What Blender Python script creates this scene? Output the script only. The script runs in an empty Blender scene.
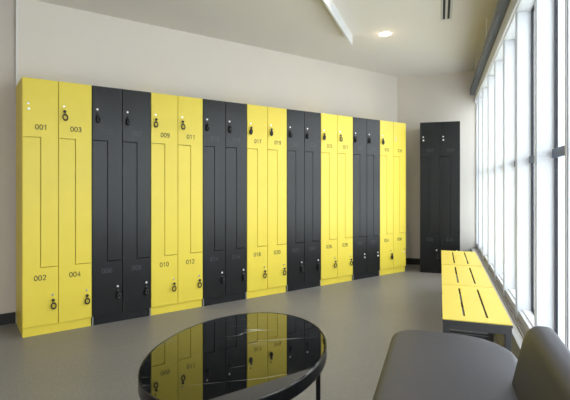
import bpy, bmesh, math, random
from mathutils import Vector, Matrix
random.seed(4)
C = bpy.context.scene.collection
PI = math.pi
scn = bpy.context.scene

# ------------------------------------------------------------------ helpers
def mat(name, col, rough=0.5, metal=0.0, noise=0.0, nscale=20.0, bump=0.0, spec=None, ior=None, coat=0.0):
    m = bpy.data.materials.new(name); m.use_nodes = True
    nt = m.node_tree; b = nt.nodes['Principled BSDF']
    b.inputs['Base Color'].default_value = (*col, 1)
    b.inputs['Roughness'].default_value = rough
    b.inputs['Metallic'].default_value = metal
    if spec is not None: b.inputs['Specular IOR Level'].default_value = spec
    if ior is not None: b.inputs['IOR'].default_value = ior
    if coat: b.inputs['Coat Weight'].default_value = coat
    if noise or bump:
        tc = nt.nodes.new('ShaderNodeTexCoord'); n = nt.nodes.new('ShaderNodeTexNoise')
        n.inputs['Scale'].default_value = nscale; n.inputs['Detail'].default_value = 6
        nt.links.new(tc.outputs['Object'], n.inputs['Vector'])
        if noise:
            r = nt.nodes.new('ShaderNodeValToRGB')
            r.color_ramp.elements[0].position = 0.3; r.color_ramp.elements[1].position = 0.7
            r.color_ramp.elements[0].color = (*[c*(1-noise) for c in col], 1)
            r.color_ramp.elements[1].color = (*[min(1, c*(1+noise)) for c in col], 1)
            nt.links.new(n.outputs['Fac'], r.inputs['Fac']); nt.links.new(r.outputs['Color'], b.inputs['Base Color'])
        if bump:
            bp = nt.nodes.new('ShaderNodeBump'); bp.inputs['Strength'].default_value = bump
            bp.inputs['Distance'].default_value = 0.004
            nt.links.new(n.outputs['Fac'], bp.inputs['Height']); nt.links.new(bp.outputs['Normal'], b.inputs['Normal'])
    return m

def srgb(r, g, b):
    f = lambda c: (c/255/12.92) if c/255 <= 0.04045 else ((c/255+0.055)/1.055)**2.4
    return (f(r), f(g), f(b))

def obj(name, bm, m, parent=None, smooth=False, bevel=0.0, seg=2):
    me = bpy.data.meshes.new(name)
    bmesh.ops.remove_doubles(bm, verts=bm.verts, dist=1e-6)
    bmesh.ops.recalc_face_normals(bm, faces=bm.faces)
    if smooth:
        for f in bm.faces: f.smooth = True
    bm.to_mesh(me); bm.free()
    me.materials.append(m)
    o = bpy.data.objects.new(name, me); C.objects.link(o)
    if parent: o.parent = parent
    if bevel:
        b = o.modifiers.new('bevel', 'BEVEL'); b.width = bevel; b.segments = seg; b.limit_method = 'ANGLE'
        b.angle_limit = math.radians(40)
    return o

def add_box(bm, x0, x1, y0, y1, z0, z1, M=None):
    vs = [bm.verts.new((x, y, z)) for z in (z0, z1) for y in (y0, y1) for x in (x0, x1)]
    for f in ((0,1,3,2), (4,6,7,5), (0,4,5,1), (2,3,7,6), (0,2,6,4), (1,5,7,3)):
        bm.faces.new([vs[i] for i in f])
    if M is not None: bmesh.ops.transform(bm, matrix=M, verts=vs)
    return bm

def boxes(*bs):
    bm = bmesh.new()
    for b in bs: add_box(bm, *b)
    return bm

def add_prism(bm, pts, d0, d1, axis='y'):
    """polygon pts (u,v) extruded along an axis: 'y' -> (u,d,v); 'z' -> (u,v,d)"""
    f = (lambda p, d: (p[0], d, p[1])) if axis == 'y' else (lambda p, d: (p[0], p[1], d))
    a = [bm.verts.new(f(p, d0)) for p in pts]; b = [bm.verts.new(f(p, d1)) for p in pts]
    bm.faces.new(a); bm.faces.new(b[::-1])
    n = len(pts)
    for i in range(n): bm.faces.new((a[i], b[i], b[(i+1) % n], a[(i+1) % n]))
    return bm

def add_lathe(bm, prof, seg=24, M=None, sx=1.0, sy=1.0):
    """prof: (r, z) list, closed at both ends by small r"""
    rings = []
    for r, z in prof:
        rings.append([bm.verts.new((r*sx*math.cos(2*PI*i/seg), r*sy*math.sin(2*PI*i/seg), z)) for i in range(seg)])
    for a, b in zip(rings, rings[1:]):
        for i in range(seg): bm.faces.new((a[i], a[(i+1) % seg], b[(i+1) % seg], b[i]))
    bm.faces.new(rings[0][::-1]); bm.faces.new(rings[-1])
    if M is not None: bmesh.ops.transform(bm, matrix=M, verts=[v for r in rings for v in r])
    return bm

def add_tube(bm, p0, p1, r, seg=12):
    p0, p1 = Vector(p0), Vector(p1); d = p1-p0
    M = Matrix.Translation(p0) @ d.to_track_quat('Z', 'Y').to_matrix().to_4x4()
    return add_lathe(bm, [(r, 0), (r, d.length)], seg, M)

def add_torus(bm, cx, cy, cz, R, r, ky=1.0, sa=20, sb=8):
    """ring in the xz plane, stretched by ky along z"""
    g = []
    for i in range(sa):
        a = 2*PI*i/sa; row = []
        for j in range(sb):
            b = 2*PI*j/sb; rr = R + r*math.cos(b)
            row.append(bm.verts.new((cx+rr*math.cos(a), cy+r*math.sin(b), cz+rr*math.sin(a)*ky)))
        g.append(row)
    for i in range(sa):
        for j in range(sb):
            bm.faces.new((g[i][j], g[(i+1) % sa][j], g[(i+1) % sa][(j+1) % sb], g[i][(j+1) % sb]))
    return bm

def thing(name, label, cat, loc=(0,0,0), rz=0.0, group=None):
    o = bpy.data.objects.new(name, None); C.objects.link(o)
    o.location = loc; o.rotation_euler = (0, 0, rz); o.empty_display_size = 0.1
    o['label'] = label; o['category'] = cat
    if group: o['group'] = group
    return o

def struct(o):
    o['kind'] = 'structure'; return o

# ------------------------------------------------------------------ frames of the place
# camera stands at the origin, 1.15 m up, looking along +Y
TH = math.radians(54.03)
U = Vector((math.sin(TH), math.cos(TH), 0)); N = Vector((-math.cos(TH), math.sin(TH), 0))   # along / into locker wall
P0 = Vector((-1.957, 3.349, 0)); RZ_L = math.atan2(U.y, U.x)
PHI = math.radians(19.0)
D = Vector((math.sin(PHI), math.cos(PHI), 0)); NW = Vector((math.cos(PHI), -math.sin(PHI), 0))  # along / towards the windows
RZ_W = -PHI                    # local x = NW (a), local y = D (along)
CEIL = 2.70
def W(a, s, z=0): return NW*a + D*s + Vector((0, 0, z))

# ------------------------------------------------------------------ materials
YEL = mat('yellow_laminate', srgb(234, 212, 74), 0.42, noise=0.015, nscale=8)
BLK = mat('black_laminate', srgb(17, 19, 21), 0.36, noise=0.04, nscale=10, spec=0.45)
YEL_B = mat('yellow_bench', srgb(222, 200, 86), 0.45, noise=0.03, nscale=14)
GAPY = mat('yellow_carcass', srgb(206, 176, 44), 0.6, noise=0.02)
GAPB = mat('black_carcass', srgb(30, 32, 34), 0.6, noise=0.02)
INK = mat('number_ink', srgb(22, 20, 14), 0.6, noise=0.02)
INKB = mat('number_ink_grey', srgb(66, 69, 72), 0.6, noise=0.02)
CHR = mat('chrome', srgb(225, 225, 228), 0.2, 0.9, noise=0.02)
PIN = mat('bright_lock_face', srgb(250, 250, 250), 0.35, 0.3, noise=0.01)
BLACKP = mat('black_rubber', srgb(18, 18, 20), 0.5, noise=0.03)
BAND = mat('wrist_band_rubber', srgb(28, 24, 14), 0.5, noise=0.03)
STRIPM = mat('plinth_grey', srgb(150, 150, 148), 0.35, 0.4, noise=0.03)
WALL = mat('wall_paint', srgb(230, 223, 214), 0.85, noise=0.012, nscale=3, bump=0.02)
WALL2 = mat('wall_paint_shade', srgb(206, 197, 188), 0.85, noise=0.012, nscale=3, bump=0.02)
CEILM = mat('ceiling_paint', srgb(226, 221, 214), 0.9, noise=0.01, nscale=2)
SKIRT = mat('black_baseboard', srgb(30, 30, 31), 0.5, noise=0.05)
WHITE = mat('white_powder_coat', srgb(224, 227, 232), 0.4, noise=0.008)
WARMW = mat('white_paint_trim', srgb(232, 230, 226), 0.5, noise=0.01)
SLATE = mat('slate_metal', srgb(88, 93, 102), 0.5, 0.1, noise=0.03)
GASK = mat('window_gasket', srgb(34, 36, 46), 0.5, noise=0.03)
TRAN = mat('transom_blue_grey', srgb(62, 80, 120), 0.4, noise=0.03)
LEDGE = mat('ledge_terrazzo', srgb(196, 194, 192), 0.6, noise=0.12, nscale=60)
RAIL = mat('aluminium_track', srgb(150, 144, 136), 0.4, 0.5, noise=0.03)
FRAME = mat('bench_steel', srgb(84, 84, 86), 0.45, 0.3, noise=0.04)
LEATH = mat('grey_vinyl', srgb(60, 59, 65), 0.45, noise=0.03, nscale=90, bump=0.05)
BLKM = mat('black_metal', srgb(26, 26, 27), 0.32, 0.6, noise=0.03)
DARKV = mat('vent_slot_dark', srgb(16, 17, 16), 0.7, noise=0.03)

def floor_mat():
    m = bpy.data.materials.new('floor_vinyl'); m.use_nodes = True
    nt = m.node_tree; b = nt.nodes['Principled BSDF']
    tc = nt.nodes.new('ShaderNodeTexCoord')
    n1 = nt.nodes.new('ShaderNodeTexNoise'); n1.inputs['Scale'].default_value = 90; n1.inputs['Detail'].default_value = 4
    n2 = nt.nodes.new('ShaderNodeTexNoise'); n2.inputs['Scale'].default_value = 1.3; n2.inputs['Detail'].default_value = 3
    mp = nt.nodes.new('ShaderNodeMapping'); mp.inputs['Scale'].default_value = (1, 0.25, 1); mp.inputs['Rotation'].default_value = (0, 0, 0.6)
    nt.links.new(tc.outputs['Object'], mp.inputs['Vector'])
    nt.links.new(mp.outputs['Vector'], n1.inputs['Vector']); nt.links.new(tc.outputs['Object'], n2.inputs['Vector'])
    mx = nt.nodes.new('ShaderNodeMix'); mx.data_type = 'FLOAT'; mx.inputs['Factor'].default_value = 0.4
    nt.links.new(n1.outputs['Fac'], mx.inputs['A']); nt.links.new(n2.outputs['Fac'], mx.inputs['B'])
    r = nt.nodes.new('ShaderNodeValToRGB')
    r.color_ramp.elements[0].position = 0.3; r.color_ramp.elements[1].position = 0.7
    r.color_ramp.elements[0].color = (*srgb(120, 117, 116), 1); r.color_ramp.elements[1].color = (*srgb(138, 135, 133), 1)
    nt.links.new(mx.outputs['Result'], r.inputs['Fac']); nt.links.new(r.outputs['Color'], b.inputs['Base Color'])
    b.inputs['Roughness'].default_value = 0.42; b.inputs['Specular IOR Level'].default_value = 0.35
    return m
FLOOR = floor_mat()

def marble_mat():
    m = bpy.data.materials.new('black_marble'); m.use_nodes = True
    nt = m.node_tree; b = nt.nodes['Principled BSDF']
    tc = nt.nodes.new('ShaderNodeTexCoord')
    mp = nt.nodes.new('ShaderNodeMapping'); mp.inputs['Rotation'].default_value = (0, 0, 1.316-0.22)
    mp2 = nt.nodes.new('ShaderNodeMapping'); mp2.inputs['Scale'].default_value = (0.45, 3.4, 1); mp2.inputs['Location'].default_value = (3.1, 0.4, 0); nt.links.new(mp.outputs['Vector'], mp2.inputs['Vector'])
    nt.links.new(tc.outputs['Object'], mp.inputs['Vector'])
    n = nt.nodes.new('ShaderNodeTexNoise'); n.inputs['Scale'].default_value = 2.2; n.inputs['Detail'].default_value = 2
    n.inputs['Distortion'].default_value = 0.1
    nt.links.new(mp2.outputs['Vector'], n.inputs['Vector'])
    s = nt.nodes.new('ShaderNodeMath'); s.operation = 'SUBTRACT'; s.inputs[1].default_value = 0.5
    a = nt.nodes.new('ShaderNodeMath'); a.operation = 'ABSOLUTE'
    nt.links.new(n.outputs['Fac'], s.inputs[0]); nt.links.new(s.outputs[0], a.inputs[0])
    r = nt.nodes.new('ShaderNodeValToRGB')
    r.color_ramp.elements[0].position = 0.0; r.color_ramp.elements[0].color = (1, 1, 1, 1)
    r.color_ramp.elements[1].position = 0.006; r.color_ramp.elements[1].color = (0, 0, 0, 1)
    nt.links.new(a.outputs[0], r.inputs['Fac'])
    n2 = nt.nodes.new('ShaderNodeTexNoise'); n2.inputs['Scale'].default_value = 5; n2.inputs['Detail'].default_value = 2
    nt.links.new(tc.outputs['Object'], n2.inputs['Vector'])
    r2 = nt.nodes.new('ShaderNodeValToRGB'); r2.color_ramp.elements[0].position = 0.45; r2.color_ramp.elements[1].position = 0.65
    nt.links.new(n2.outputs['Fac'], r2.inputs['Fac'])
    mu = nt.nodes.new('ShaderNodeMath'); mu.operation = 'MULTIPLY'
    nt.links.new(r.outputs['Color'], mu.inputs[0]); nt.links.new(r2.outputs['Color'], mu.inputs[1])
    mx = nt.nodes.new('ShaderNodeMix'); mx.data_type = 'RGBA'
    mx.inputs['A'].default_value = (*srgb(14, 15, 16), 1); mx.inputs['B'].default_value = (*srgb(150, 150, 148), 1)
    nt.links.new(mu.outputs[0], mx.inputs['Factor']); nt.links.new(mx.outputs['Result'], b.inputs['Base Color'])
    b.inputs['Roughness'].default_value = 0.02; b.inputs['IOR'].default_value = 1.6
    return m
MARB = marble_mat()

def glass_mat():
    m = bpy.data.materials.new('window_glass'); m.use_nodes = True
    nt = m.node_tree; nt.nodes.remove(nt.nodes['Principled BSDF'])
    out = nt.nodes['Material Output']
    t = nt.nodes.new('ShaderNodeBsdfTransparent'); t.inputs['Color'].default_value = (0.93, 0.96, 0.97, 1)
    g = nt.nodes.new('ShaderNodeBsdfGlossy'); g.inputs['Roughness'].default_value = 0.02
    lw = nt.nodes.new('ShaderNodeLayerWeight'); lw.inputs['Blend'].default_value = 0.5
    pw = nt.nodes.new('ShaderNodeMath'); pw.operation = 'POWER'; pw.inputs[1].default_value = 5
    f = nt.nodes.new('ShaderNodeMath'); f.operation = 'MULTIPLY_ADD'; f.inputs[1].default_value = 0.35; f.inputs[2].default_value = 0.02
    nt.links.new(lw.outputs['Facing'], pw.inputs[0]); nt.links.new(pw.outputs[0], f.inputs[0])
    mx = nt.nodes.new('ShaderNodeMixShader')
    nt.links.new(f.outputs[0], mx.inputs[0]); nt.links.new(t.outputs[0], mx.inputs[1]); nt.links.new(g.outputs[0], mx.inputs[2])
    nt.links.new(mx.outputs[0], out.inputs['Surface'])
    return m
GLASS = glass_mat()

def emit_mat(name, col, st):
    m = bpy.data.materials.new(name); m.use_nodes = True
    b = m.node_tree.nodes['Principled BSDF']
    b.inputs['Base Color'].default_value = (*col, 1)
    b.inputs['Emission Color'].default_value = (*col, 1); b.inputs['Emission Strength'].default_value = st
    return m
LAMP = emit_mat('downlight_diffuser', (1.0, 0.93, 0.82), 14)

# ------------------------------------------------------------------ room shell
WP = 0.555                                       # glass plane
corner = P0 + N*0.45 + U*4.747                   # back corner of locker wall
wcor = W(0.4655, 6.67)
ext = W(0.60, 6.67) ; ext.y = wcor.y - (ext-wcor).length*math.sin(PHI)
e0 = W(0.56, -3.3); f0 = e0 - NW*5.2
lend = P0 + N*0.47 - U*3.05                       # far left end of locker wall
poly = [corner, W(0.56, 6.67), e0, f0, lend]

def flat(name, pts, z0, z1, m):
    bm = bmesh.new(); add_prism(bm, [(p.x, p.y) for p in pts], z0, z1, 'z'); return struct(obj(name, bm, m))
big = [corner + N*0.15 + U*0.15, W(0.62, 6.9), W(0.62, -3.45), f0 - D*0.15 - NW*0.15, lend + N*0.15 - U*0.1]
flat('floor', big, -0.1, 0.0, FLOOR)
flat('ceiling', big, CEIL, CEIL+0.12, CEILM)

def wall(name, p, q, m, t=0.12, z0=0.0, z1=CEIL, side=1):
    d = (q-p).normalized(); n = Vector((-d.y, d.x, 0))*side*t
    bm = bmesh.new(); add_prism(bm, [(v.x, v.y) for v in (p, q, q+n, p+n)], z0, z1, 'z')
    return struct(obj(name, bm, m))
a0 = P0 + N*0.45 + U*0.009
wall('wall_back', a0, corner, WALL)
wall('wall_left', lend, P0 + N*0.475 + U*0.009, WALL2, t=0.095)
wall('wall_end', corner, corner + (wcor-corner).normalized()*1.15, WALL)
wall('wall_rear', e0, f0, WALL, side=-1)
wall('wall_side', f0, lend, WALL, side=1)
# thin white corner bead where the wall above the lockers steps forward
bm = bmesh.new(); add_prism(bm, [((P0+N*y+U*x).x, (P0+N*y+U*x).y) for x, y in ((0.001, 0.447), (0.016, 0.447), (0.016, 0.45), (0.009, 0.45), (0.009, 0.474), (0.001, 0.474))], 0.0, CEIL, 'z')
struct(obj('trim_1', bm, WARMW))
# baseboards
def board(name, p, q, t=0.014, h=0.09, side=-1):
    d = (q-p).normalized(); n = Vector((-d.y, d.x, 0))*side*t
    bm = bmesh.new(); add_prism(bm, [(v.x, v.y) for v in (p, q, q+n, p+n)], 0.0, h, 'z')
    return struct(obj(name, bm, SKIRT, bevel=0.003))
board('baseboard_left', lend + U*0.02, P0 + N*0.475 - U*0.001)
board('baseboard_back', P0 + N*0.45 + U*4.40, corner - U*0.002)
dE = (wcor-corner).normalized()
board('baseboard_end', corner + dE*0.02, corner + dE*0.98)

# ------------------------------------------------------------------ window wall (a, along, z in one rotated frame)
def wobj(name, bm, m, parent=None, bevel=0.0):
    o = obj(name, bm, m, parent, bevel=bevel)
    if parent is None: o.rotation_euler = (0, 0, RZ_W)
    return o
S0, S1 = -3.3, 6.66
struct(wobj('trim_2', boxes((0.402, 0.56, S0, S1, 0.0, 0.272)), LEDGE, bevel=0.004))       # low ledge
bm = boxes((0.446, 0.478, S0, S1, 0.272, 0.284), (0.458, 0.466, S0, S1, 0.284, 0.292))
struct(wobj('trim_3', bm, RAIL))                                                             # track on the ledge
struct(wobj('wall_window', boxes((0.50, 0.60, S0, S1, 2.40, CEIL), (0.56, 0.62, S0, S1, 0.0, 0.272)), WALL))
struct(wobj('trim_4', boxes((0.468, 0.60, S0, S1, 2.265, 2.40), (0.46, 0.60, S0, S1, 2.255, 2.268), (0.444, 0.468, S0, S1, 2.262, 2.352)), WHITE, bevel=0.003))     # head rail
struct(wobj('trim_5', boxes((0.478, 0.60, S0, S1, 0.272, 0.335), (0.50, 0.56, S0, S1, 0.335, 0.345)), WHITE, bevel=0.003))   # sill rail
ts = [0.0, 0.43, 1.03, 1.63, 2.23, 2.83, 3.433, 4.05, 4.654, 5.255, 5.86, 6.46, 7.06, 7.66, 8.26, 8.86, 9.46, 9.93]
for i in range(len(ts)-1):
    far, near = 6.67-ts[i]-0.02, 6.67-ts[i+1]+0.014
    w = bpy.data.objects.new('window_%d' % (i+1), None); C.objects.link(w)
    w.rotation_euler = (0, 0, RZ_W); w['kind'] = 'structure'
    sN = near - 0.028                                   # mullion at the near side of the bay
    bm = boxes((0.468, 0.60, sN, near, 0.285, 2.256), (0.462, 0.468, sN+0.006, near-0.006, 0.285, 2.256))
    obj('mullion', bm, WHITE, w, bevel=0.003)
    if i == 0: obj('mullion', boxes((0.468, 0.60, far, far+0.03, 0.285, 2.256)), WHITE, w, bevel=0.003)
    g = 0.011
    bm = boxes((0.548, 0.562, far-g, far, 0.345, 2.255), (0.548, 0.562, near, near+g, 0.345, 2.255),
               (0.548, 0.562, near+g, far-g, 0.345, 0.345+g), (0.548, 0.562, near+g, far-g, 2.255-g, 2.255))
    obj('gasket', bm, GASK, w)
    obj('transom', boxes((0.535, 0.5545, near+g, far-g, 1.282, 1.326)), TRAN, w, bevel=0.002)
    obj('glass', boxes((0.555, 0.559, near+g, far-g, 0.345+g, 2.255-g)), GLASS, w)

# outside: pale paving so that the lower glass looks onto something real
bm = bmesh.new(); add_prism(bm, [(p.x, p.y) for p in (W(0.7, 30), W(40, 30), W(40, -25), W(0.7, -25))], -0.3, -0.12, 'z')
struct(obj('ground', bm, mat('outside_paving', srgb(225, 225, 222), 0.8, noise=0.05, nscale=1)))

# dark channel hung from the ceiling along the window tops
ch = thing('hanging_channel', 'dark slate channel hung on thin rods along the top of the windows', 'channel', (0,0,0), RZ_W)
bm = boxes((0.385, 0.440, S0, 6.60, 2.357, 2.363), (0.385, 0.390, S0, 6.60, 2.363, 2.44), (0.435, 0.440, S0, 6.60, 2.363, 2.44), (0.39, 0.435, 6.594, 6.60, 2.363, 2.44))
obj('channel', bm, SLATE, ch)
for s in (5.9, 4.6, 3.3, 2.0, 0.7, -0.6, -1.9):
    bm = bmesh.new(); add_tube(bm, (0.412, s, 2.36), (0.412, s, CEIL), 0.005, 8)
    obj('hanger_rod', bm, WARMW, ch)

# ------------------------------------------------------------------ lockers
Z_TOP, Z_UP, Z_LO, Z_BOT = 1.95, 1.504, 0.514, 0.070
def arc(cx, cy, rx, ry, a0, a1, n=9):
    return [(cx+rx*math.cos(math.radians(a0+(a1-a0)*i/n)), cy+ry*math.sin(math.radians(a0+(a1-a0)*i/n))) for i in range(n+1)]
DIGITS = {   # centre-line strokes in a 0.62 x 1 cell; True = closed
    '0': (arc(.31, .5, .26, .46, 0, 360, 22)[:-1], True),
    '1': ([(.12, .74), (.25, .82), (.36, .98), (.36, .0)], False),
    '2': (arc(.31, .70, .24, .26, 165, -25, 9) + [(.42, .42), (.07, .05), (.58, .05)], False),
    '3': (arc(.29, .735, .22, .215, 160, -80, 9) + [(.25, .52)] + arc(.29, .27, .25, .235, 85, -165, 10), False),
    '4': ([(.43, .0), (.43, .93), (.05, .27), (.60, .27)], False),
    '5': ([(.54, .94), (.17, .94), (.11, .50)] + arc(.30, .32, .26, .275, 130, -160, 12), False),
    '6': (arc(.36, .50, .29, .45, 60, 185, 9) + arc(.32, .31, .245, .26, 180, 500, 14), False),
    '7': ([(.05, .93), (.57, .93), (.40, .60), (.24, .0)], False),
    '8': (arc(.31, .735, .20, .21, 270, -85, 14) + arc(.31, .27, .25, .25, 85, -265, 16), False),
    '9': (arc(.26, .50, .29, .45, 240, 365, 9) + arc(.30, .69, .245, .26, 0, 320, 14), False),
}
def text_mesh(s, h):
    bm = bmesh.new(); wd_ = 0.15*h; adv = 0.74*h; x0 = -(adv*(len(s)-1)+0.62*h)/2
    for k, c in enumerate(s):
        pts, closed = DIGITS[c]
        P = [Vector((x0 + k*adv + x*h, (y-0.5)*h)) for x, y in pts]; n = len(P); rows = []
        for i, p in enumerate(P):
            a = P[(i-1) % n] if (closed or i) else p; b = P[(i+1) % n] if (closed or i < n-1) else p
            d1 = (p-a).normalized() if (p-a).length > 1e-9 else (b-p).normalized()
            d2 = (b-p).normalized() if (b-p).length > 1e-9 else d1
            n1 = Vector((-d1.y, d1.x)); n2 = Vector((-d2.y, d2.x)); m = n1+n2
            m = m.normalized() if m.length > 0.1 else n1
            sc = min(1.6, 1/max(0.3, m.dot(n1)))
            q = m*wd_*0.5*sc
            rows.append([bm.verts.new((v.x, v.y, z)) for v, z in ((p+q, 0), (p-q, 0), (p-q, 0.0005), (p+q, 0.0005))])
        for i in range(n if closed else n-1):
            a, b = rows[i], rows[(i+1) % n]
            for j in range(4): bm.faces.new((a[j], a[(j+1) % 4], b[(j+1) % 4], b[j]))
        if not closed: bm.faces.new(rows[0][::-1]); bm.faces.new(rows[-1])
    me = bpy.data.meshes.new('number'); bmesh.ops.recalc_face_normals(bm, faces=bm.faces); bm.to_mesh(me); bm.free()
    return me

# shared small hardware meshes (face towards -Y)
RX = Matrix.Rotation(PI/2, 4, 'X')
def mesh_of(bm, m, name, smooth=True):
    me = bpy.data.meshes.new(name); bmesh.ops.recalc_face_normals(bm, faces=bm.faces)
    if smooth:
        for f in bm.faces: f.smooth = True
    bm.to_mesh(me); bm.free(); me.materials.append(m); return me
def disc(r, h, m, name):
    return mesh_of(add_lathe(bmesh.new(), [(r, 0), (r, h*0.7), (r*0.8, h)], 20, RX), m, name, False)
IND_Y = disc(0.0085, 0.004, CHR, 'indicator'); IND_B = disc(0.0088, 0.005, PIN, 'indicator')
LOCK_C = disc(0.0105, 0.008, PIN, 'lock'); LOCK_D = disc(0.0105, 0.008, BLACKP, 'lock')
LOCK_S = disc(0.009, 0.008, CHR, 'lock')
def place(me, name, parent, loc):
    o = bpy.data.objects.new(name, me); C.objects.link(o); o.parent = parent; o.location = loc; return o

# key proto: bow + wrist band
bm = add_lathe(bmesh.new(), [(0.0045, 0.0), (0.0045, 0.006)], 10, RX)
add_lathe(bm, [(0.009, 0.0), (0.011, 0.0015), (0.011, 0.0045), (0.009, 0.006)], 16, Matrix.Translation((0, -0.006, 0)) @ RX)
add_torus(bm, 0, -0.009, -0.0145, 0.006, 0.0018, 1.0, 12, 6)
KEYHEAD = mesh_of(bm, BLACKP, 'key_bow')
bm = add_torus(bmesh.new(), 0, -0.009, -0.045, 0.0165, 0.0048, 1.3, 24, 8)
BAND_ME = mesh_of(bm, BAND, 'wrist_band')
bm = add_torus(bmesh.new(), 0, -0.009, -0.041, 0.0105, 0.0085, 1.6, 24, 8)
BAND_SIDE = mesh_of(bm, BLACKP, 'wrist_band')
key_count = [0]
def key(origin, rz, lx, lz, label, ring):
    k = thing('locker_key', label, 'key', tuple(origin + Matrix.Rotation(rz, 3, 'Z') @ Vector((lx, -0.0072 if rz > -0.01+RZ_L else -0.0083, lz))), rz, 'keys with wrist bands hanging in the locker locks')
    place(KEYHEAD, 'key_bow', k, (0, 0, 0))
    b = place(BAND_ME if ring else BAND_SIDE, 'wrist_band', k, (0, 0, 0))
    b.rotation_euler = (0, random.uniform(-0.12, 0.12), 0)

def locker(origin, rz, w, yellow, num, label, keys_up, keys_lo, group, strips=(False, False)):
    """two-column unit; front at local y = 0, odd numbers above, even numbers below"""
    t = thing('locker_unit', label, 'locker', tuple(origin), rz, group)
    m, cm = (YEL, GAPY) if yellow else (BLK, GAPB)
    p = 0.016
    bm = boxes((0, p, 0.020, 0.445, Z_BOT, Z_TOP), (w-p, w, 0.020, 0.445, Z_BOT, Z_TOP), (p, w-p, 0.020, 0.445, Z_TOP-p, Z_TOP),
               (p, w-p, 0.020, 0.445, Z_BOT, Z_BOT+p), (w/2-0.008, w/2+0.008, 0.022, 0.437, Z_BOT+p, Z_TOP-p), (p, w-p, 0.437, 0.445, Z_BOT+p, Z_TOP-p))
    obj('carcass', bm, cm if not yellow else YEL, t)
    pl = obj('plinth', boxes((0.004, w-0.004, 0.014, 0.030, 0, Z_BOT), (0.004, 0.020, 0.030, 0.44, 0, Z_BOT), (w-0.020, w-0.004, 0.030, 0.44, 0, Z_BOT), (0.02, w-0.02, 0.424, 0.44, 0, Z_BOT)), m, t)
    if strips[0]: obj('plinth_end_strip', boxes((0.0, 0.011, 0.004, 0.0139, 0, Z_BOT+0.012)), STRIPM, t)  # narrow pale grey strip in front of the plinth end
    if strips[1]: obj('plinth_end_strip', boxes((w-0.011, w, 0.004, 0.0139, 0, Z_BOT+0.012)), STRIPM, t)
    cw = w/2; g = 0.0022
    for c in range(2):
        x0, x1 = c*cw+g, (c+1)*cw-g; xm = (x0+x1)/2
        up = [(x0, Z_TOP-0.002), (x0, Z_UP+g), (xm+g, Z_UP+g), (xm+g, Z_LO+g), (x1, Z_LO+g), (x1, Z_TOP-0.002)]
        lo = [(x0, Z_BOT+g), (x1, Z_BOT+g), (x1, Z_LO-g), (xm-g, Z_LO-g), (xm-g, Z_UP-g), (x0, Z_UP-g)]
        for upper, pts in ((True, up), (False, lo)):
            bm = bmesh.new(); add_prism(bm, pts, 0.0, 0.018, 'y')
            d = obj('door', bm, m, t, bevel=0.0012, seg=1)
            n = num + 2*c + (0 if upper else 1)
            s = '%03d' % n
            me = text_mesh(s, 0.039); me.materials.append(INK if yellow else INKB)
            tx = place(me, 'number', d, (xm+0.004 if upper else xm-0.004, -0.0001, 1.583 if upper else 0.436)); tx.rotation_euler = (PI/2, 0, 0)
            lx = x0 + 0.040 if upper else x1 - 0.036
            zi, zl = (1.757, 1.715) if upper else (0.298, 0.258)
            has = (keys_up if upper else keys_lo)[c]
            place(IND_Y if yellow else IND_B, 'indicator', d, (lx-0.002, 0, zi))
            place((LOCK_S if has else LOCK_C), 'lock', d, (lx, 0, zl))
            if has:
                key(origin, rz, lx, zl, 'key with black wrist band hanging in the lock of %s locker %s' % ('yellow' if yellow else 'black', s), has == 1)
    return t

bounds = [22, 92, 151, 203, 247, 287, 321, 353, 380, 406]
def s_of(px):
    r = (px-285)/450; return (r*P0.y - P0.x)/(U.x - r*U.y)
ss = [s_of(b) for b in bounds]
pos = ['at the left end of the row', 'second from the left end', 'third from the left end', 'fourth from the left end', 'in the middle of the row',
       'sixth from the left', 'seventh from the left end', 'second from the right end', 'at the right end of the row']
ku = [(0, 1), (2, 2), (1, 1), (2, 2), (2, 2), (2, 2), (2, 1), (2, 2), (2, 0)]
kl = [(1, 1), (2, 2), (1, 1), (2, 2), (1, 1), (2, 2), (1, 1), (0, 0), (2, 0)]
for i in range(9):
    y = i % 2 == 0; n = 1 + 4*i
    lab = '%s two-column locker with doors numbered %03d to %03d, %s' % ('yellow' if y else 'black', n, n+3, pos[i])
    locker(P0 + U*(ss[i]+0.0008), RZ_L, ss[i+1]-ss[i]-0.0016, y, n, lab, ku[i], kl[i], 'lockers in the long row', (not y, not y))
PB = math.radians(17)
locker(Vector((1.755, 5.85, 0)), -PB, 0.488, False, 37, 'black two-column locker standing alone against the end wall beside the windows', (0, 0), (2, 0), None)

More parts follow.
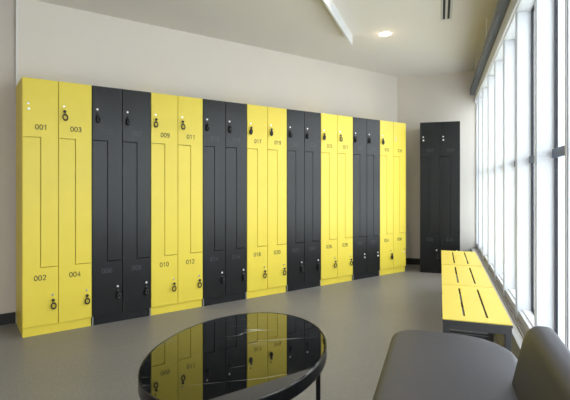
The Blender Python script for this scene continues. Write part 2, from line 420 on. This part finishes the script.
# ------------------------------------------------------------------ benches by the window
def slab(xs, ys, z0, z1, name, m, parent):
    bm = bmesh.new()
    for i in range(5):
        for j in range(3):
            if i in (1, 3) and j == 1: continue
            add_box(bm, xs[i], xs[i+1], ys[j], ys[j+1], z0, z1)
    bmesh.ops.remove_doubles(bm, verts=bm.verts, dist=1e-5)
    seen = {}
    for f in list(bm.faces):            # drop the inner faces left between touching blocks
        seen.setdefault(tuple(round(c, 5) for c in f.calc_center_median()), []).append(f)
    bmesh.ops.delete(bm, geom=[f for l in seen.values() if len(l) > 1 for f in l], context='FACES_ONLY')
    return obj(name, bm, m, parent)
def bench(s0, s1, label):
    t = thing('slatted_bench', label, 'bench', tuple(W(0.178, (s0+s1)/2)), RZ_W, 'yellow benches by the windows')
    L = (s1-s0)/2; w = 0.165; zt = 0.45; th = 0.018; m = 0.085; sl = 0.0055
    xs = [-w, -0.0565-sl, -0.0565+sl, 0.0565-sl, 0.0565+sl, w]; ys = [-L, -L+m, L-m, L]
    slab(xs, ys, zt-th, zt-0.005, 'top_core', FRAME, t)
    slab(xs, ys, zt-0.005, zt, 'bench_top', YEL_B, t)
    r = 0.035; zf = zt-th
    bm = boxes((-w+0.004, w-0.004, -L+0.004, -L+0.034, zf-r, zf), (-w+0.004, w-0.004, L-0.034, L-0.004, zf-r, zf),
               (-w+0.004, -w+0.030, -L+0.034, L-0.034, zf-r, zf), (w-0.030, w-0.004, -L+0.034, L-0.034, zf-r, zf))
    obj('frame', bm, FRAME, t, bevel=0.002)
    for sx in (-1, 1):
        for sy in (-1, 1):
            x0 = sx*(w-0.020); y0 = sy*(L-0.022)
            lg = obj('leg', boxes((x0-0.014, x0+0.014, y0-0.014, y0+0.014, 0.008, zf-r)), FRAME, t, bevel=0.002)
            obj('foot', boxes((x0-0.017, x0+0.017, y0-0.017, y0+0.017, 0.0, 0.010)), BLACKP, lg, bevel=0.002)
    for sy in (-1, 1):
        y0 = sy*(L-0.022)
        obj('crossbar', boxes((-w+0.034, w-0.034, y0-0.010, y0+0.010, 0.10, 0.125)), FRAME, t, bevel=0.002)
bench(2.482, 3.328, 'yellow bench with two dark slots, the nearest of three, behind the grey seat')
bench(3.336, 4.150, 'yellow slotted bench by the windows, the middle of three')
bench(4.166, 5.030, 'yellow slotted bench by the windows, the farthest, before the lone black locker')

# ------------------------------------------------------------------ oval marble coffee table
tb = thing('coffee_table', 'oval coffee table with glossy black marble top and thin black legs', 'table', (-0.168, 1.707, 0), math.atan2(0.968, 0.252))
A, B, HT = 0.472, 0.320, 0.53
def oval(bm, prof, seg=96):   # prof of (inset, z)
    rings = [[bm.verts.new(((A-o)*math.cos(2*PI*i/seg), (B-o)*math.sin(2*PI*i/seg), z)) for i in range(seg)] for o, z in prof]
    for a, b in zip(rings, rings[1:]):
        for i in range(seg): bm.faces.new((a[i], a[(i+1) % seg], b[(i+1) % seg], b[i]))
    return rings
bm = bmesh.new(); r = oval(bm, [(0.0065, HT-0.012), (0.0065, HT-0.002), (0.0085, HT)]); bm.faces.new(r[0][::-1]); bm.faces.new(r[-1])
obj('marble_top', bm, MARB, tb)
bm = bmesh.new(); r = oval(bm, [(0.006, HT-0.002), (0.004, HT+0.001), (0.001, HT+0.001), (0, HT-0.001), (0, HT-0.040), (0.001, HT-0.042), (0.019, HT-0.042), (0.019, HT-0.0125), (0.006, HT-0.0125)])
for i in range(96): bm.faces.new((r[-1][i], r[-1][(i+1) % 96], r[0][(i+1) % 96], r[0][i]))
rim = obj('rim', bm, BLKM, tb)
for a in (0.10, PI/2, PI-0.10, 3*PI/2):
    x, y = (A-0.022)*math.cos(a), (B-0.022)*math.sin(a)
    bm = bmesh.new(); add_tube(bm, (x, y, 0.004), (x, y, HT-0.030), 0.0085, 14)
    add_lathe(bm, [(0.011, 0), (0.011, 0.005), (0.0085, 0.006)], 14, Matrix.Translation((x, y, 0)))
    obj('leg', bm, BLKM, tb, smooth=False)

# ------------------------------------------------------------------ grey upholstered seat with a partial backrest
st = thing('lounge_seat', 'grey vinyl lounge seat with rounded corners and low backrest by the window', 'seat', tuple(W(0.05, 1.6)), RZ_W)
def rounded(x0, x1, y0, y1, r, n=10, rc=None):
    pts = []; R4 = rc or (r, r, r, r)
    for k, (qx, qy, sx, sy, a0) in enumerate(((x1, y1, -1, -1, 0), (x0, y1, 1, -1, PI/2), (x0, y0, 1, 1, PI), (x1, y0, -1, 1, 1.5*PI))):
        r = R4[k]; cx, cy = qx+sx*r, qy+sy*r
        for i in range(n+1):
            a = a0 + PI/2*i/n; pts.append((cx+r*math.cos(a), cy+r*math.sin(a)))
    return pts
def cushion(pf, zprof):
    bm = bmesh.new(); rings = []
    for ins, z in zprof: rings.append([bm.verts.new((x, y, z)) for x, y in pf(ins)])
    n = len(rings[0])
    for a, b in zip(rings, rings[1:]):
        for i in range(n): bm.faces.new((a[i], a[(i+1) % n], b[(i+1) % n], b[i]))
    bm.faces.new(rings[0][::-1]); bm.faces.new(rings[-1])
    return bm
# seat spans a -0.23..0.34, along 0.95..2.25  (local origin a=.05, s=1.6)
sx0, sx1, sy0, sy1 = -0.268, 0.258, -0.68, 0.70
pf = lambda i: rounded(sx0+i, sx1-i, sy0+i, sy1-i, 0, 12, tuple(max(0.02, q-i) for q in (0.24, 0.12, 0.12, 0.12)))
zp = [(0.02, 0.31), (0.004, 0.315), (0.0, 0.325)]
for k in range(7):
    a = PI/2*k/6; zp.append((0.035*(1-math.cos(a)), 0.408+0.035*math.sin(a)))
zp += [(0.07, 0.4475), (0.12, 0.450), (0.2, 0.452)]
obj('seat_cushion', cushion(pf, zp), LEATH, st, smooth=True)
# backrest: a leaning rounded slab
def backrest():
    bm = bmesh.new(); y0, y1 = -0.66, 0.195; z0, z1 = 0.30, 0.668
    prof = rounded(y0, y1, z0, z1, 0.08, 12)
    cy, cz = (y0+y1)/2, (z0+z1)/2
    rings = []
    T = 0.085; r = 0.034
    layers = []
    for k in range(7):
        a = PI/2*k/6; layers.append((r*(1-math.sin(a)), r*(1-math.cos(a))))
    layers = layers + [(i, T-x) for i, x in layers[::-1]]
    for ins, x in layers:
        ring = []
        for (y, z) in rounded(y0+ins, y1-ins, z0+ins, z1-ins, 0.08-ins*0.9, 12):
            lean = (z-0.435)*0.22 - 0.008
            ring.append(bm.verts.new((0.196 + x + lean, y, z)))
        rings.append(ring)
    n = len(rings[0])
    for a, b in zip(rings, rings[1:]):
        for i in range(n): bm.faces.new((a[i], a[(i+1) % n], b[(i+1) % n], b[i]))
    bm.faces.new(rings[0][::-1]); bm.faces.new(rings[-1])
    return bm
obj('backrest', backrest(), LEATH, st, smooth=True)
obj('base', boxes((sx0+0.05, sx1-0.05, sy0+0.08, sy1-0.08, 0.27, 0.312)), BLKM, st, bevel=0.003)
for x in (sx0+0.08, sx1-0.08):
    for y in (sy0+0.12, sy1-0.12):
        bm = bmesh.new(); add_lathe(bm, [(0.014, 0), (0.016, 0.01), (0.022, 0.27)], 14, Matrix.Translation((x, y, 0)))
        obj('leg', bm, BLKM, st)

# ------------------------------------------------------------------ ceiling fittings
def downlight(x, y, label, power):
    t = thing('downlight', label, 'ceiling light', (x, y, CEIL), 0, 'recessed round ceiling downlights')
    bm = add_lathe(bmesh.new(), [(0.058, -0.001), (0.066, -0.006), (0.074, -0.003), (0.074, 0.0)], 32)
    bmesh.ops.delete(bm, geom=[f for f in bm.faces if len(f.verts) > 4], context='FACES_ONLY')
    obj('trim_ring', bm, WARMW, t)
    bm = add_lathe(bmesh.new(), [(0.058, -0.0005), (0.058, -0.003), (0.050, -0.004)], 32)
    obj('diffuser', bm, LAMP, t)
    l = bpy.data.lights.new('downlight_lamp', 'SPOT'); l.energy = power; l.spot_size = 2.4; l.spot_blend = 0.8
    l.color = (1.0, 0.86, 0.68); l.shadow_soft_size = 0.05
    o = bpy.data.objects.new('downlight_lamp', l); C.objects.link(o); o.location = (x, y, CEIL-0.02)
    l = bpy.data.lights.new('halo_fill', 'POINT'); l.energy = 0.5; l.color = (1.0, 0.78, 0.55); l.shadow_soft_size = 0.03  # extra point added below the ceiling to make the warm halo
    o = bpy.data.objects.new('halo_fill', l); C.objects.link(o); o.location = (x, y, CEIL-0.06)
downlight(1.03, 4.64, 'round glowing recessed downlight in the ceiling', 22)
p = W(-0.76, 3.45); downlight(p.x, p.y, 'round recessed downlight beside the white ceiling blade', 22)
for s in (2.2, 0.9, -0.6):  # spots added out of view, without fittings, to light the room
    p = W(-0.76, s)
    l = bpy.data.lights.new('added_spot', 'SPOT'); l.energy = 14; l.spot_size = 2.4; l.spot_blend = 0.8; l.color = (1.0, 0.88, 0.72)
    o = bpy.data.objects.new('added_spot', l); C.objects.link(o); o.location = (p.x, p.y, CEIL-0.02)

# white blade hanging from the ceiling, parallel to the windows
bl = thing('ceiling_blade', 'slim white blade hanging below the ceiling, ending near the downlight', 'ceiling blade', tuple(W(-0.88, 0, CEIL)), RZ_W)
sE = 4.67
bm = bmesh.new()
add_prism(bm, [(-2.5, -0.008), (sE, -0.008), (sE, -0.102), (-2.5, -0.102)], -0.018, 0.0, 'y')
bmesh.ops.transform(bm, matrix=Matrix.Rotation(PI/2, 4, 'Z'), verts=bm.verts)
o = obj('blade', bm, WHITE, bl, bevel=0.002)
bm = boxes((-0.002, 0.018, -2.5, sE, -0.010, 0.0)); obj('mounting_rail', bm, WARMW, bl)

# slot diffuser
sv = thing('slot_diffuser', 'ceiling air diffuser with two dark parallel slots', 'air vent', tuple(W(0.055, 0, CEIL)), RZ_W)
yE, yS = 4.48, 1.9
bm = boxes((-0.050, -0.030, yS, yE, -0.004, 0), (-0.010, 0.010, yS, yE, -0.004, 0), (0.030, 0.050, yS, yE, -0.004, 0), (-0.050, 0.050, yE, yE+0.02, -0.004, 0))
obj('frame', bm, mat('diffuser_frame', srgb(196, 194, 188), 0.5, noise=0.01), sv)
for x in (-0.020, 0.020):
    obj('slot', boxes((x-0.010, x+0.010, yS, yE, -0.0025, 0), (x-0.010, x+0.010, yE-0.32, yE-0.312, -0.0035, -0.0025)), DARKV, sv)

# ------------------------------------------------------------------ light
wd = bpy.data.worlds.new('overcast'); scn.world = wd; wd.use_nodes = True
nt = wd.node_tree; bg = nt.nodes['Background']
tc = nt.nodes.new('ShaderNodeTexCoord'); sp = nt.nodes.new('ShaderNodeSeparateXYZ'); rp = nt.nodes.new('ShaderNodeValToRGB')
nt.links.new(tc.outputs['Generated'], sp.inputs[0]); nt.links.new(sp.outputs['Z'], rp.inputs['Fac'])
rp.color_ramp.elements[0].color = (0.92, 0.94, 0.96, 1); rp.color_ramp.elements[1].color = (0.95, 0.97, 1.0, 1)
nt.links.new(rp.outputs['Color'], bg.inputs['Color']); bg.inputs['Strength'].default_value = 5.0
# unseen ambient fill added for the room, then daylight portal filling the window band
l = bpy.data.lights.new('ambient_fill', 'POINT'); l.energy = 9; l.color = (1.0, 0.93, 0.85); l.shadow_soft_size = 0.4
o = bpy.data.objects.new('ambient_fill', l); C.objects.link(o); o.location = W(-2.0, -0.8, 1.7)
l = bpy.data.lights.new('window_portal', 'AREA'); l.shape = 'RECTANGLE'; l.size = 9.9; l.size_y = 2.0
l.cycles.is_portal = True
o = bpy.data.objects.new('window_portal', l); C.objects.link(o)
o.matrix_world = Matrix.Translation(W(0.62, 1.7, 1.3)) @ Matrix(((D.x, 0, NW.x), (D.y, 0, NW.y), (0, 1, 0))).to_4x4()

# ------------------------------------------------------------------ camera
cam = bpy.data.cameras.new('camera'); cam.sensor_width = 36; cam.lens = 450/570*36; cam.shift_y = -16/570
cam.clip_start = 0.02
co = bpy.data.objects.new('camera', cam); C.objects.link(co); co.location = (0, 0, 1.15); co.rotation_euler = (PI/2, 0, 0)
scn.camera = co
scn.view_settings.view_transform = 'Standard'; scn.view_settings.look = 'None'
scn.view_settings.exposure = 0.0
# turn the whole place so that the locker wall lies square to the world axes
TURN = Matrix.Rotation(-RZ_L, 4, 'Z')
bpy.context.view_layer.update()
for o in list(scn.objects):
    if o.parent is None:
        if o.type == 'MESH' and o.matrix_world == Matrix.Identity(4): o.data.transform(TURN)
        else: o.matrix_world = TURN @ o.matrix_world
